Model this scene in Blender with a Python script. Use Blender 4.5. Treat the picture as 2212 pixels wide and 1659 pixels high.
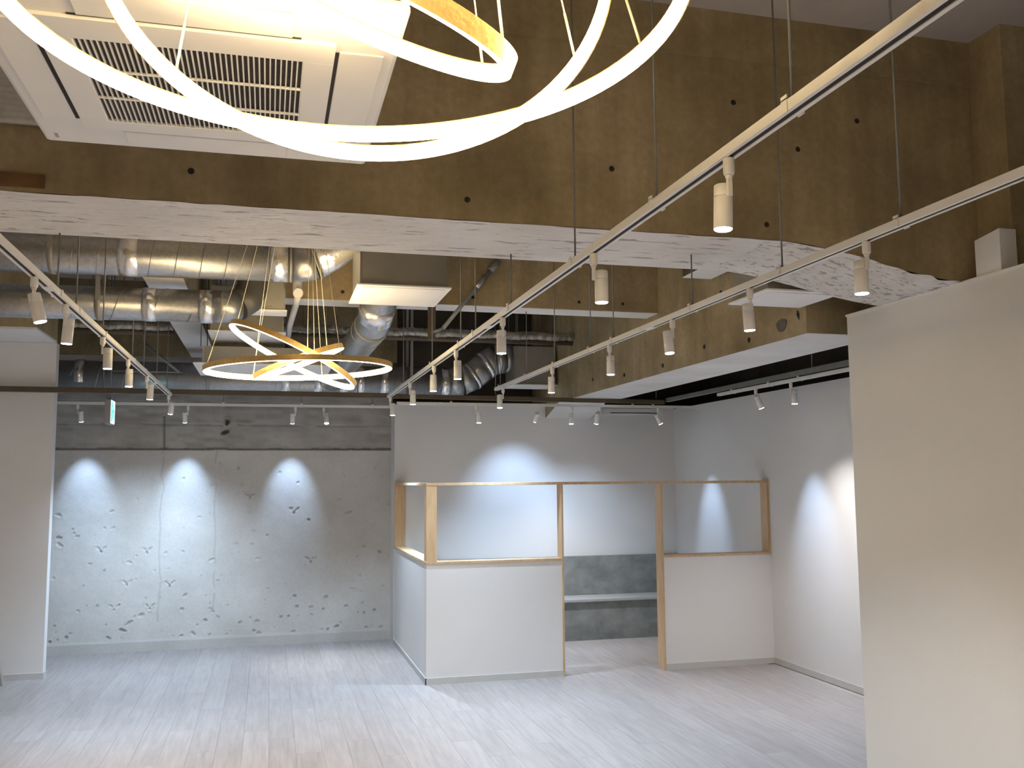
import bpy, math, random
import numpy as np
from mathutils import Vector, Matrix
random.seed(7)
PI = math.pi
scene = bpy.context.scene
for o in list(bpy.data.objects):
    bpy.data.objects.remove(o)
COL = scene.collection

# ------------------------------------------------------------------ camera
cam_d = bpy.data.cameras.new('camera')
cam = bpy.data.objects.new('camera', cam_d)
COL.objects.link(cam)
YAW, PITCH, ROLL, FPX = 0.255406, 0.103545, -0.00744, 2012.69
fwd = Vector((math.sin(YAW) * math.cos(PITCH), math.cos(YAW) * math.cos(PITCH), math.sin(PITCH)))
r0 = Vector((math.cos(YAW), -math.sin(YAW), 0))
u0 = r0.cross(fwd)
rt = r0 * math.cos(ROLL) + u0 * math.sin(ROLL)
up = u0 * math.cos(ROLL) - r0 * math.sin(ROLL)
cam.matrix_world = Matrix(((rt.x, up.x, -fwd.x, 0), (rt.y, up.y, -fwd.y, 0), (rt.z, up.z, -fwd.z, 1.85), (0, 0, 0, 1)))
cam_d.sensor_width = 36.0
cam_d.lens = FPX / 2212 * 36.0
cam_d.clip_start = 0.05
cam_d.clip_end = 60
scene.camera = cam

# ------------------------------------------------------------------ world and exposure
world = bpy.data.worlds.new('world')
scene.world = world
world.use_nodes = True
world.node_tree.nodes['Background'].inputs[0].default_value = (0.9, 0.95, 1.0, 1)
world.node_tree.nodes['Background'].inputs[1].default_value = 0.05
scene.view_settings.view_transform = 'Standard'
scene.view_settings.look = 'None'
scene.view_settings.gamma = 1.0
scene.view_settings.use_curve_mapping = False
scene.view_settings.exposure = 1.85

# light strengths used by the lamps' builders
LED_STRENGTH = 12.0            # ring lamps
LED_COLOR = (1.0, 0.77, 0.42)
COOL = (0.62, 0.80, 1.0)      # track spotlights
NEUTRAL = (1.0, 0.90, 0.80)
WARM = (1.0, 0.74, 0.50)
WASH = (0.50, 0.70, 1.0)
W_DOWN, W_WASH, W_BIG = 40.0, 19.0, 20.0


# ------------------------------------------------------------------ materials
def nmat(name):
    m = bpy.data.materials.new(name)
    m.use_nodes = True
    nt = m.node_tree
    return m, nt, nt.nodes['Principled BSDF']


def N(nt, kind, **kw):
    n = nt.nodes.new(kind)
    for k, v in kw.items():
        if k in n.inputs.keys():
            n.inputs[k].default_value = v
        else:
            setattr(n, k, v)
    return n


def coords(nt, scale=(1, 1, 1), obj=False):
    tc = N(nt, 'ShaderNodeTexCoord')
    mp = N(nt, 'ShaderNodeMapping')
    mp.inputs['Scale'].default_value = scale
    if obj:
        nt.links.new(tc.outputs['Object'], mp.inputs['Vector'])
    else:
        g = N(nt, 'ShaderNodeNewGeometry')
        nt.links.new(g.outputs['Position'], mp.inputs['Vector'])
    return mp.outputs['Vector']


def ramp(nt, fac, stops):
    r = N(nt, 'ShaderNodeValToRGB')
    el = r.color_ramp.elements
    while len(el) < len(stops):
        el.new(0.5)
    for e, (p, c) in zip(el, stops):
        e.position = p
        e.color = (*c, 1) if len(c) == 3 else c
    nt.links.new(fac, r.inputs['Fac'])
    return r.outputs['Color']


def noise(nt, vec, scale, detail=6, rough=0.55):
    n = N(nt, 'ShaderNodeTexNoise')
    n.inputs['Scale'].default_value = scale
    n.inputs['Detail'].default_value = detail
    n.inputs['Roughness'].default_value = rough
    nt.links.new(vec, n.inputs['Vector'])
    return n.outputs['Fac']


def bump(nt, bsdf, height, strength, dist=0.01):
    b = N(nt, 'ShaderNodeBump')
    b.inputs['Strength'].default_value = strength
    b.inputs['Distance'].default_value = dist
    nt.links.new(height, b.inputs['Height'])
    nt.links.new(b.outputs['Normal'], bsdf.inputs['Normal'])


def mixc(nt, fac, a, b, mode='MIX'):
    m = N(nt, 'ShaderNodeMix', data_type='RGBA', blend_type=mode)
    if isinstance(fac, float):
        m.inputs[0].default_value = fac
    else:
        nt.links.new(fac, m.inputs[0])
    for i, v in ((6, a), (7, b)):
        if isinstance(v, tuple):
            m.inputs[i].default_value = (*v, 1)
        else:
            nt.links.new(v, m.inputs[i])
    return m.outputs[2]


def plain(name, color, rough=0.5, metal=0.0, mottling=0.06, scale=6.0, bmp=0.0, bscale=60.0):
    m, nt, b = nmat(name)
    v = coords(nt)
    f = noise(nt, v, scale, 5)
    lo = tuple(max(0, c * (1 - mottling)) for c in color)
    hi = tuple(min(1, c * (1 + mottling)) for c in color)
    nt.links.new(ramp(nt, f, [(0.3, lo), (0.7, hi)]), b.inputs['Base Color'])
    b.inputs['Roughness'].default_value = rough
    b.inputs['Metallic'].default_value = metal
    if bmp:
        bump(nt, b, noise(nt, v, bscale, 3), bmp, 0.004)
    return m


def emit(name, color, strength):
    m, nt, b = nmat(name)
    b.inputs['Base Color'].default_value = (*color, 1)
    b.inputs['Emission Color'].default_value = (*color, 1)
    b.inputs['Emission Strength'].default_value = strength
    return m


M = {}
# bare beam concrete: olive brown with blotches and vertical runs
m, nt, b = nmat('beam_concrete')
v = coords(nt)
big = noise(nt, v, 1.3, 7, 0.6)
c1 = ramp(nt, big, [(0.28, (0.26, 0.20, 0.11)), (0.5, (0.43, 0.345, 0.20)), (0.72, (0.58, 0.48, 0.31))])
vs = coords(nt, (3.5, 3.5, 0.35))
run = noise(nt, vs, 2.2, 5, 0.6)
c2 = mixc(nt, 0.55, c1, ramp(nt, run, [(0.3, (0.55, 0.52, 0.47)), (0.7, (1.0, 1.0, 1.0))]), 'MULTIPLY')
fine = noise(nt, v, 28, 4)
c3 = mixc(nt, 0.35, c2, ramp(nt, fine, [(0.3, (0.55, 0.52, 0.46)), (0.7, (1, 1, 1))]), 'MULTIPLY')
nt.links.new(c3, b.inputs['Base Color'])
b.inputs['Roughness'].default_value = 0.8
bump(nt, b, fine, 0.25, 0.006)
M['beam'] = m

# torn white paint on the soffits (streaks follow the beam)
def soffit_mat(name, sc, dens):
    m, nt, b = nmat(name)
    v = coords(nt, sc)
    f = noise(nt, v, 5.5, 6, 0.62)
    v2 = coords(nt)
    f2 = noise(nt, v2, 2.0, 4)
    base = ramp(nt, f2, [(0.3, (0.66, 0.63, 0.60)), (0.7, (0.78, 0.76, 0.73))])
    mask = ramp(nt, f, [(dens - 0.03, (1, 1, 1)), (dens + 0.015, (0, 0, 0))])
    sep = N(nt, 'ShaderNodeSeparateColor')
    nt.links.new(mask, sep.inputs[0])
    col = mixc(nt, sep.outputs[0], base, (0.37, 0.345, 0.32))
    nt.links.new(col, b.inputs['Base Color'])
    b.inputs['Roughness'].default_value = 0.75
    bump(nt, b, f, 0.8, 0.02)
    return m
M['soffit'] = soffit_mat('torn_white_paint', (0.7, 4.4, 4.4), 0.395)
M['soffit_clean'] = soffit_mat('white_soffit_paint', (1.0, 2.0, 2.0), 0.20)
M['haunch'] = soffit_mat('flaked_white_paint', (2.6, 6.5, 7.0), 0.42)

# white wallpaper
m, nt, b = nmat('wallpaper')
v = coords(nt)
f = noise(nt, v, 160, 3)
nt.links.new(ramp(nt, noise(nt, v, 0.8, 3), [(0.3, (0.74, 0.74, 0.745)), (0.7, (0.78, 0.78, 0.785))]), b.inputs['Base Color'])
b.inputs['Roughness'].default_value = 0.62
bump(nt, b, f, 0.18, 0.003)
M['wallpaper'] = m
# cream wallpaper of the near wall
m, nt, b = nmat('cream_wallpaper')
v = coords(nt)
nt.links.new(ramp(nt, noise(nt, v, 0.8, 3), [(0.3, (0.72, 0.70, 0.66)), (0.7, (0.76, 0.74, 0.70))]), b.inputs['Base Color'])
b.inputs['Roughness'].default_value = 0.6
bump(nt, b, noise(nt, v, 160, 3), 0.18, 0.003)
M['cream'] = m

# bare concrete wall with chips (vertex attribute wear)
m, nt, b = nmat('chipped_concrete')
v = coords(nt)
at = N(nt, 'ShaderNodeAttribute', attribute_name='wear')
at2 = N(nt, 'ShaderNodeAttribute', attribute_name='rough_band')
skim = ramp(nt, noise(nt, v, 1.6, 6), [(0.3, (0.50, 0.49, 0.47)), (0.7, (0.62, 0.61, 0.59))])
raw = ramp(nt, noise(nt, v, 3.0, 7, 0.62), [(0.25, (0.33, 0.32, 0.30)), (0.75, (0.50, 0.485, 0.46))])
c = mixc(nt, at2.outputs['Fac'], skim, raw)
c = mixc(nt, at.outputs['Fac'], c, (0.20, 0.19, 0.175))
sp = noise(nt, v, 45, 3)
c = mixc(nt, 0.3, c, ramp(nt, sp, [(0.3, (0.75, 0.75, 0.75)), (0.6, (1, 1, 1))]), 'MULTIPLY')
nt.links.new(c, b.inputs['Base Color'])
b.inputs['Roughness'].default_value = 0.78
bump(nt, b, sp, 0.15, 0.004)
M['concrete'] = m

# pale wood-look floor planks
def plank_mat(name):
    m, nt, b = nmat(name)
    v = coords(nt, (1, 1, 1))
    oi = N(nt, 'ShaderNodeObjectInfo')
    add = N(nt, 'ShaderNodeVectorMath', operation='MULTIPLY_ADD')
    comb = N(nt, 'ShaderNodeCombineXYZ')
    for k in range(3):
        nt.links.new(oi.outputs['Random'], comb.inputs[k])
    nt.links.new(comb.outputs[0], add.inputs[0])
    add.inputs[1].default_value = (17, 31, 5)
    nt.links.new(v, add.inputs[2])
    mp = N(nt, 'ShaderNodeMapping')
    mp.inputs['Scale'].default_value = (22, 1.6, 1)
    nt.links.new(add.outputs[0], mp.inputs['Vector'])
    g = noise(nt, mp.outputs['Vector'], 1.5, 6, 0.6)
    col = ramp(nt, g, [(0.25, (0.295, 0.27, 0.266)), (0.55, (0.37, 0.343, 0.338)), (0.8, (0.43, 0.403, 0.396))])
    tint = ramp(nt, oi.outputs['Random'], [(0.0, (0.90, 0.89, 0.89)), (0.5, (0.97, 0.96, 0.96)), (1.0, (1.0, 1.0, 1.0))])
    col = mixc(nt, 1.0, col, tint, 'MULTIPLY')
    nt.links.new(col, b.inputs['Base Color'])
    b.inputs['Roughness'].default_value = 0.42
    bump(nt, b, g, 0.12, 0.003)
    return m
M['plank'] = plank_mat('pale_vinyl_plank')
M['subfloor'] = plain('subfloor', (0.42, 0.39, 0.375), 0.6)

# galvanised steel
m, nt, b = nmat('galvanised_steel')
v = coords(nt)
vo = N(nt, 'ShaderNodeTexVoronoi')
vo.inputs['Scale'].default_value = 55
nt.links.new(v, vo.inputs['Vector'])
sepg = N(nt, 'ShaderNodeSeparateColor')
nt.links.new(vo.outputs['Color'], sepg.inputs[0])
nt.links.new(ramp(nt, sepg.outputs[0], [(0.0, (0.36, 0.365, 0.37)), (1.0, (0.43, 0.435, 0.44))]), b.inputs['Base Color'])
b.inputs['Metallic'].default_value = 0.92
b.inputs['Roughness'].default_value = 0.36
bump(nt, b, noise(nt, v, 7, 2), 0.06, 0.006)
M['galv'] = m
M['tape'] = plain('aluminium_tape', (0.82, 0.82, 0.83), 0.24, 0.9, 0.05, 30, 0.7, 30)
M['galv_dull'] = plain('dull_sheet_steel', (0.34, 0.33, 0.30), 0.55, 0.5, 0.1, 3)
M['white_metal'] = plain('white_enamel', (0.80, 0.79, 0.76), 0.38, 0, 0.02)
M['plastic'] = plain('white_plastic', (0.80, 0.79, 0.765), 0.42, 0, 0.02)
M['panel_white'] = plain('white_panel', (0.82, 0.82, 0.81), 0.5, 0, 0.02)
M['dark'] = plain('dark_slot', (0.03, 0.024, 0.02), 0.8)
M['filter'] = plain('dark_filter', (0.055, 0.045, 0.035), 0.85, 0, 0.2, 40)
M['rod'] = plain('zinc_rod', (0.20, 0.205, 0.20), 0.5, 0.5, 0.1, 50)
M['chrome'] = plain('chrome', (0.8, 0.8, 0.82), 0.12, 1.0, 0.02)
M['gold'] = plain('brushed_gold', (0.72, 0.50, 0.20), 0.38, 0.85, 0.12, 40, 0.2, 90)
M['cable'] = plain('clear_cable', (0.75, 0.68, 0.52), 0.4, 0.0)
M['led'] = emit('warm_led', LED_COLOR, LED_STRENGTH)
M['lens'] = emit('cool_lens', (0.86, 0.93, 1.0), 9.0)
M['lens_warm'] = emit('neutral_lens', (1.0, 0.95, 0.88), 9.0)
M['brown_steel'] = plain('brown_steel', (0.115, 0.088, 0.058), 0.6, 0.2, 0.15, 6)
M['grey_steel'] = plain('grey_conduit', (0.27, 0.28, 0.265), 0.5, 0.4, 0.1, 8)
M['pvc'] = plain('white_pipe', (0.66, 0.65, 0.63), 0.5)
M['shaded_steel'] = plain('shaded_sheet_steel', (0.09, 0.088, 0.085), 0.5, 0.3, 0.1, 6)  # duct steel with the shade on the riser put into its colour
M['rust'] = plain('rust_board', (0.16, 0.085, 0.032), 0.8, 0, 0.3, 9, 0.3)
M['wrap'] = plain('silver_wrap', (0.34, 0.32, 0.28), 0.4, 0.6, 0.5, 14, 1.0, 30)
M['quilt'] = plain('quilted_foil', (0.62, 0.61, 0.60), 0.45, 0.2, 0.1, 20)
M['void'] = plain('unlit_concrete', (0.085, 0.07, 0.052), 0.9, 0, 0.3, 2)  # colour darkened to stand for the unlit space above the walls
M['ceil'] = plain('ceiling_concrete', (0.50, 0.465, 0.44), 0.85, 0, 0.15, 1.5, 0.3, 12)
M['baseboard'] = plain('grey_baseboard', (0.56, 0.56, 0.55), 0.5, 0, 0.03)
M['green'] = emit('exit_green', (0.0, 0.42, 0.30), 0.5)
M['sign'] = emit('exit_white', (0.45, 0.80, 0.95), 0.55)
M['greybox'] = plain('grey_plastic', (0.36, 0.34, 0.32), 0.5)
M['patch'] = plain('mortar_patch', (0.13, 0.12, 0.095), 0.9, 0, 0.15, 20)

# pine trim
m, nt, b = nmat('pine')
v = coords(nt, (9, 9, 1.2))
g = noise(nt, v, 3.2, 5, 0.6)
nt.links.new(ramp(nt, g, [(0.25, (0.50, 0.335, 0.185)), (0.55, (0.63, 0.445, 0.265)), (0.8, (0.70, 0.52, 0.33))]), b.inputs['Base Color'])
b.inputs['Roughness'].default_value = 0.5
M['pine'] = m

# grey stone-look laminate of the bench
m, nt, b = nmat('stone_laminate')
v = coords(nt, (1, 1, 1))
f = noise(nt, v, 4.5, 7, 0.62)
v2 = coords(nt, (2.6, 1, 7.5))
f2 = noise(nt, v2, 1.2, 4)
c = mixc(nt, 0.6, ramp(nt, f, [(0.3, (0.19, 0.205, 0.205)), (0.7, (0.34, 0.36, 0.36))]), ramp(nt, f2, [(0.3, (0.6, 0.6, 0.6)), (0.7, (1, 1, 1))]), 'MULTIPLY')
nt.links.new(c, b.inputs['Base Color'])
b.inputs['Roughness'].default_value = 0.42
M['stone'] = m
M['seat'] = plain('pale_grey_laminate', (0.40, 0.42, 0.43), 0.3, 0, 0.06)


# ------------------------------------------------------------------ mesh helpers
class MB:
    def __init__(s):
        s.v, s.f, s.sm = [], [], []

    def face(s, idx, smooth=False):
        s.f.append(tuple(idx))
        s.sm.append(smooth)

    def box(s, x0, x1, y0, y1, z0, z1):
        n = len(s.v)
        s.v += [(x0, y0, z0), (x1, y0, z0), (x1, y1, z0), (x0, y1, z0), (x0, y0, z1), (x1, y0, z1), (x1, y1, z1), (x0, y1, z1)]
        for q in ((0, 3, 2, 1), (4, 5, 6, 7), (0, 1, 5, 4), (1, 2, 6, 5), (2, 3, 7, 6), (3, 0, 4, 7)):
            s.face([n + i for i in q])
        return s

    def bar(s, a, b_, w, h):
        a, b_ = Vector(a), Vector(b_)
        d = (b_ - a).normalized()
        ref = Vector((0, 0, 1)) if abs(d.z) < 0.9 else Vector((0, 1, 0))
        x = d.cross(ref).normalized()
        y = x.cross(d)
        n = len(s.v)
        for p in (a, b_):
            for sx, sy in ((-1, -1), (1, -1), (1, 1), (-1, 1)):
                s.v.append(tuple(p + x * (sx * w / 2) + y * (sy * h / 2)))
        for q in ((3, 2, 1, 0), (4, 5, 6, 7), (0, 1, 5, 4), (1, 2, 6, 5), (2, 3, 7, 6), (3, 0, 4, 7)):
            s.face([n + i for i in q])
        return s

    def tube(s, pts, radii, seg=16, caps=True, closed=False):
        pts = [Vector(p) for p in pts]
        if not hasattr(radii, '__len__'):
            radii = [radii] * len(pts)
        n0 = len(s.v)
        t = (pts[1] - pts[0]).normalized()
        ref = Vector((0, 0, 1)) if abs(t.z) < 0.9 else Vector((1, 0, 0))
        x = t.cross(ref).normalized()
        L = len(pts)
        for i, p in enumerate(pts):
            if i == 0:
                d = pts[1] - pts[0]
            elif i == L - 1:
                d = pts[-1] - pts[-2]
            else:
                d = (pts[i + 1] - pts[i]).normalized() + (pts[i] - pts[i - 1]).normalized()
            d.normalize()
            x = (x - d * x.dot(d)).normalized()
            y = d.cross(x)
            for k in range(seg):
                a = 2 * PI * k / seg
                s.v.append(tuple(p + (x * math.cos(a) + y * math.sin(a)) * radii[i]))
        for i in range(L - 1):
            for k in range(seg):
                k2 = (k + 1) % seg
                s.face((n0 + i * seg + k, n0 + i * seg + k2, n0 + (i + 1) * seg + k2, n0 + (i + 1) * seg + k), True)
        if caps:
            s.face([n0 + k for k in reversed(range(seg))])
            s.face([n0 + (L - 1) * seg + k for k in range(seg)])
        return s

    def lathe(s, prof, seg=24, axis=(0, 0, 0), smooth=True):
        # prof: list of (r, z) going down or up, turned about the z axis through `axis`
        n0 = len(s.v)
        for r, z in prof:
            for k in range(seg):
                a = 2 * PI * k / seg
                s.v.append((axis[0] + r * math.cos(a), axis[1] + r * math.sin(a), axis[2] + z))
        for i in range(len(prof) - 1):
            for k in range(seg):
                k2 = (k + 1) % seg
                s.face((n0 + i * seg + k, n0 + (i + 1) * seg + k, n0 + (i + 1) * seg + k2, n0 + i * seg + k2), smooth)
        s.face([n0 + k for k in range(seg)])
        s.face([n0 + (len(prof) - 1) * seg + k for k in reversed(range(seg))])
        return s

    def prism(s, poly, axis, a0, a1):
        # poly in the two other axes (in x,y,z order), extruded along axis
        n = len(s.v)
        k = len(poly)
        for a in (a0, a1):
            for p, q in poly:
                s.v.append({'x': (a, p, q), 'y': (p, a, q), 'z': (p, q, a)}[axis])
        s.face(list(range(n, n + k)))
        s.face(list(range(n + 2 * k - 1, n + k - 1, -1)))
        for i in range(k):
            j = (i + 1) % k
            s.face((n + i, n + k + i, n + k + j, n + j))
        return s

    def build(s, name, mat, parent=None, loc=(0, 0, 0), bevel=0.0, rot=None):
        me = bpy.data.meshes.new(name)
        me.from_pydata(s.v, [], s.f)
        me.polygons.foreach_set('use_smooth', s.sm)
        me.materials.append(M[mat] if isinstance(mat, str) else mat)
        me.update()
        import bmesh
        bm = bmesh.new()
        bm.from_mesh(me)
        bmesh.ops.recalc_face_normals(bm, faces=bm.faces)
        bm.to_mesh(me)
        bm.free()
        o = bpy.data.objects.new(name, me)
        COL.objects.link(o)
        o.location = loc
        if rot:
            o.rotation_euler = rot
        if parent:
            o.parent = parent
        if bevel:
            md = o.modifiers.new('bevel', 'BEVEL')
            md.width = bevel
            md.segments = 2
            md.limit_method = 'ANGLE'
        return o


def B(name, mat, parent, x0, x1, y0, y1, z0, z1, bevel=0.0):
    return MB().box(x0, x1, y0, y1, z0, z1).build(name, mat, parent, bevel=bevel)


def tag(o, label=None, cat=None, group=None, kind=None):
    if label: o['label'] = label
    if cat: o['category'] = cat
    if group: o['group'] = group
    if kind: o['kind'] = kind
    return o


def thing(name, label, cat, loc=(0, 0, 0), group=None):
    o = bpy.data.objects.new(name, None)
    COL.objects.link(o)
    o.empty_display_size = 0.05
    o.location = loc
    return tag(o, label, cat, group)


def struct(o, label=None):
    o['kind'] = 'structure'
    if label: o['label'] = label
    return o


def vnoise(n, m, cells_x, cells_y, rng):
    g = rng.random((cells_y + 2, cells_x + 2))
    yy = np.linspace(0, cells_y, n, endpoint=False)
    xx = np.linspace(0, cells_x, m, endpoint=False)
    yi, xi = yy.astype(int), xx.astype(int)
    fy, fx = yy - yi, xx - xi
    fy, fx = fy * fy * (3 - 2 * fy), fx * fx * (3 - 2 * fx)
    a = g[yi][:, xi]; b_ = g[yi][:, xi + 1]; c = g[yi + 1][:, xi]; d = g[yi + 1][:, xi + 1]
    return (a * (1 - fx) + b_ * fx) * (1 - fy)[:, None] + (c * (1 - fx) + d * fx) * fy[:, None]


def grid_mesh(name, P, mat, parent=None, attrs=None, smooth=True):
    n, k = P.shape[:2]
    me = bpy.data.meshes.new(name)
    idx = np.arange(n * k).reshape(n, k)
    F = np.stack([idx[:-1, :-1], idx[:-1, 1:], idx[1:, 1:], idx[1:, :-1]], -1).reshape(-1, 4)
    me.from_pydata(P.reshape(-1, 3).tolist(), [], F.tolist())
    me.polygons.foreach_set('use_smooth', [smooth] * len(F))
    me.materials.append(M[mat])
    for an, av in (attrs or {}).items():
        a = me.attributes.new(an, 'FLOAT', 'POINT')
        a.data.foreach_set('value', av.reshape(-1).astype(np.float32))
    me.update()
    o = bpy.data.objects.new(name, me)
    COL.objects.link(o)
    if parent:
        o.parent = parent
    return o


# ================================================================== the setting
XL, XR = -3.2, 4.985          # room sides
YB = 11.28                    # bare concrete wall
YW = 10.95                    # white wall behind the booth
ZC = 4.175                    # slab

# floor: base + planks
floor = struct(B('floor', 'subfloor', None, XL - 0.3, XR + 0.9, -3.2, 11.9, -0.12, -0.006), 'pale wood-look plank floor')
pm = {}
def plank(x, y0, y1, w=0.18):
    L = round(y1 - y0, 4)
    if L not in pm:
        o = MB().box(-w / 2 + 0.0005, w / 2 - 0.0005, 0.0005, L - 0.0005, -0.006, 0.0).build('plank', 'plank')
        pm[L] = o.data
    else:
        o = bpy.data.objects.new('plank', pm[L])
        COL.objects.link(o)
    o.location = (x, y0, 0)
    o.parent = floor
ncol = 46
for i in range(ncol):
    x = -3.2 + 0.18 * i + 0.09
    y = 4.6 - [0.0, 0.43, 0.86, 0.21, 0.64, 1.05][i % 6]
    while y < YB:
        y1 = min(y + 1.3, YB)
        if y1 - y > 0.05 and x < XR:
            plank(x, y, y1)
        y = y1
# the same floor out of view behind the camera's foreground
rest = MB()
for i in range(ncol):
    x = -3.2 + 0.18 * i
    y1 = 4.6 - [0.0, 0.43, 0.86, 0.21, 0.64, 1.05][i % 6]
    rest.box(x + 0.001, x + 0.179, -3.0, y1 - 0.002, -0.006, 0.0)
tag(rest.build('plank_field', 'plank', floor), kind='stuff')

# slab
struct(B('ceiling', 'ceil', None, XL - 0.3, XR + 0.9, -3.2, 11.9, ZC, ZC + 0.2), 'bare grey concrete slab ceiling')

# bare concrete wall with chips, cracks and ledge
rng = np.random.default_rng(11)
nx, nz = 420, 300
X = np.linspace(-2.78, 1.45, nx)
Z = np.linspace(0.0, 3.3, nz)
XX, ZZ = np.meshgrid(X, Z)
D = np.zeros_like(XX)              # positive = towards the room
wear = np.zeros_like(XX)
upper = (ZZ > 2.235).astype(float)
D += (vnoise(nz, nx, 10, 8, rng) - 0.5) * 0.006 + (vnoise(nz, nx, 60, 50, rng) - 0.5) * 0.002
D -= upper * (0.022 + (vnoise(nz, nx, 18, 30, rng)) * 0.03 * (vnoise(nz, nx, 40, 60, rng)))
for zl in (2.52, 2.78):          # board marks
    lz = zl + 0.01 * (vnoise(1, nx, 9, 1, rng)[0] - 0.5)
    D -= np.where(np.abs(ZZ - lz[None]) < 0.007, 0.008, 0) * (vnoise(nz, nx, 25, 6, rng) > 0.42)
    wear += np.where(np.abs(ZZ - lz[None]) < 0.006, 0.4, 0) * (vnoise(nz, nx, 25, 6, rng) > 0.5)
edge = 2.235 + 0.006 * (vnoise(1, nx, 50, 1, rng)[0] - 0.5)
wear += np.where(np.abs(ZZ - 0.004 - edge[None]) < 0.012, 0.8, 0)
def chip(cx, cz, r, depth, dark, ang, asp):
    c, s_ = math.cos(ang), math.sin(ang)
    u = ((XX - cx) * c + (ZZ - cz) * s_) / (r * asp)
    w = (-(XX - cx) * s_ + (ZZ - cz) * c) / r
    rr = np.sqrt(u * u + w * w) + 0.55 * (chipn - 0.5)
    inside = np.clip((1.0 - rr) * 3, 0, 1)
    lip = np.exp(-((rr - 1.15) / 0.18) ** 2)
    D[...] = D - inside * depth + lip * depth * 0.35
    wear[...] = np.maximum(wear, inside * dark)
chipn = vnoise(nz, nx, 120, 110, rng)
crnd = random.Random(5)
for i in range(165):
    cx = crnd.uniform(-2.3, 1.4)
    t = crnd.random()
    cz = 0.14 + 2.0 * (t ** 2.0)
    r = crnd.uniform(0.006, 0.021)
    low = cz < 0.75
    chip(cx, cz, r, r * 0.5, crnd.uniform(0.25, 0.7) if low or crnd.random() < 0.2 else crnd.uniform(0.0, 0.22), crnd.uniform(-0.7, 0.7), crnd.uniform(1.0, 2.4))
for (cx, cz, a1) in ((-1.78, 1.12, 0.7), (-1.30, 1.10, 0.8), (0.30, 1.52, 0.7), (-1.62, 0.48, 0.8), (-1.25, 0.48, 0.9), (-1.05, 0.72, 0.7), (0.5, 0.95, 0.4), (-0.2, 1.7, 0.3), (-1.5, 0.75, 0.7)):
    for sg in (-1, 1):                       # V-shaped hammer marks
        chip(cx + sg * 0.032, cz + 0.02, 0.011, 0.012, 0.25, sg * a1, 3.4)
    chip(cx, cz - 0.02, 0.013, 0.014, 0.45, PI / 2, 1.8)
for (x0, amp, z0, z1) in ((-1.165, 0.022, 0.30, 2.23), (-0.575, 0.012, 0.35, 2.23)):
    wob = x0 + amp * (vnoise(1, nz, 22, 1, rng)[0] - 0.5) * 2 - 0.03 * np.clip((0.6 - Z), 0, 1)
    on = ((ZZ > z0) & (ZZ < z1)) & (vnoise(nz, nx, 4, 26, rng) > 0.28)
    k = np.exp(-((XX - wob[:, None]) / 0.007) ** 2) * on
    D -= k * 0.006
    wear = np.maximum(wear, k * 0.32)
wob = -1.16 + 0.014 * (vnoise(1, nz, 30, 1, rng)[0] - 0.5) * 2
k = np.exp(-((XX - wob[:, None]) / 0.010) ** 2) * ((ZZ > 2.235) & (ZZ < 2.62))
D -= k * 0.02
wear = np.maximum(wear, k * 0.95)
chip(-0.47, 2.56, 0.035, 0.03, 1.0, 1.2, 1.2)
chip(-0.50, 2.44, 0.030, 0.02, 0.8, 0.3, 1.8)
ledge = (ZZ < 0.113).astype(float)
D = D * (1 - 0.6 * ledge) + ledge * 0.018
wear = np.maximum(wear, np.exp(-((ZZ - 0.116) / 0.006) ** 2) * 0.75)
wear = np.maximum(wear, ledge * 0.2)
P = np.stack([XX, YB - D, ZZ], -1)
wb = grid_mesh('wall_back', P, 'concrete', None, {'wear': np.clip(wear, 0, 1), 'rough_band': upper})
struct(wb, 'chipped bare concrete wall with a rough upper band')
B('backing', 'void', wb, XL - 0.2, 1.5, YB + 0.06, YB + 0.25, 0, ZC)
B('upper_wall', 'beam', wb, XL, 1.5, YB + 0.03, YB + 0.055, 3.3, ZC)

# pillar wall on the left (front face y = 9.98, side face x = -2.05)
wl = struct(B('wall_left', 'wallpaper', None, XL, -2.05, 9.98, 10.10, 0, 3.24), 'white papered pillar wall standing before the concrete wall')
B('baseboard', 'baseboard', wl, XL, -2.044, 9.972, 10.10, 0, 0.06)
struct(B('wall_side', 'wallpaper', None, XL - 0.2, XL, -3.0, YB + 0.1, 0, ZC), 'white papered side wall')
# white walls round the booth
wa = struct(MB().prism([(1.43, 0), (XR, 0), (XR, 2.755), (1.43, 2.755)], 'y', YW, YB + 0.1).build('wall_alcove', 'wallpaper'), 'white papered wall behind the wood-framed booth')
B('top_cap', 'panel_white', wa, 1.43, XR, YW - 0.004, YW + 0.02, 2.745, 2.757)
B('baseboard', 'baseboard', wa, 1.44, XR, YW - 0.007, YW, 0, 0.06)
wr = struct(B('wall_right', 'wallpaper', None, XR, XR + 0.12, 2.0, YB + 0.1, 0, 2.745), 'white papered wall right of the booth')
B('baseboard', 'baseboard', wr, XR - 0.007, XR, 2.0, YW, 0, 0.06)
# near cream wall (free end at y = 5.05)
XE, YE, ZE = 3.491, 5.05, 2.869
we = struct(B('wall_entry', 'cream', None, XE, XE + 0.11, -3.0, YE, 0, ZE - 0.012), 'cream papered wall with a free end')
B('top_trim', 'plastic', we, XE - 0.006, XE + 0.116, -3.0, YE + 0.006, ZE - 0.012, ZE)
# shell beyond, its lack of light put into the colour
struct(B('wall_outer', 'void', None, 1.43, XR + 0.9, YB + 0.3, YB + 0.5, 0, ZC), 'concrete wall above the booth wall, coloured dark as unlit')
struct(B('wall_outer_right', 'void', None, XR + 0.7, XR + 0.9, -3.0, YB + 0.3, 0, ZC), 'concrete outer wall, coloured dark as unlit')
struct(B('wall_front', 'wallpaper', None, XL, XR + 0.7, -3.2, -3.0, 0, ZC), 'white wall at the entrance end')

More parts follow.
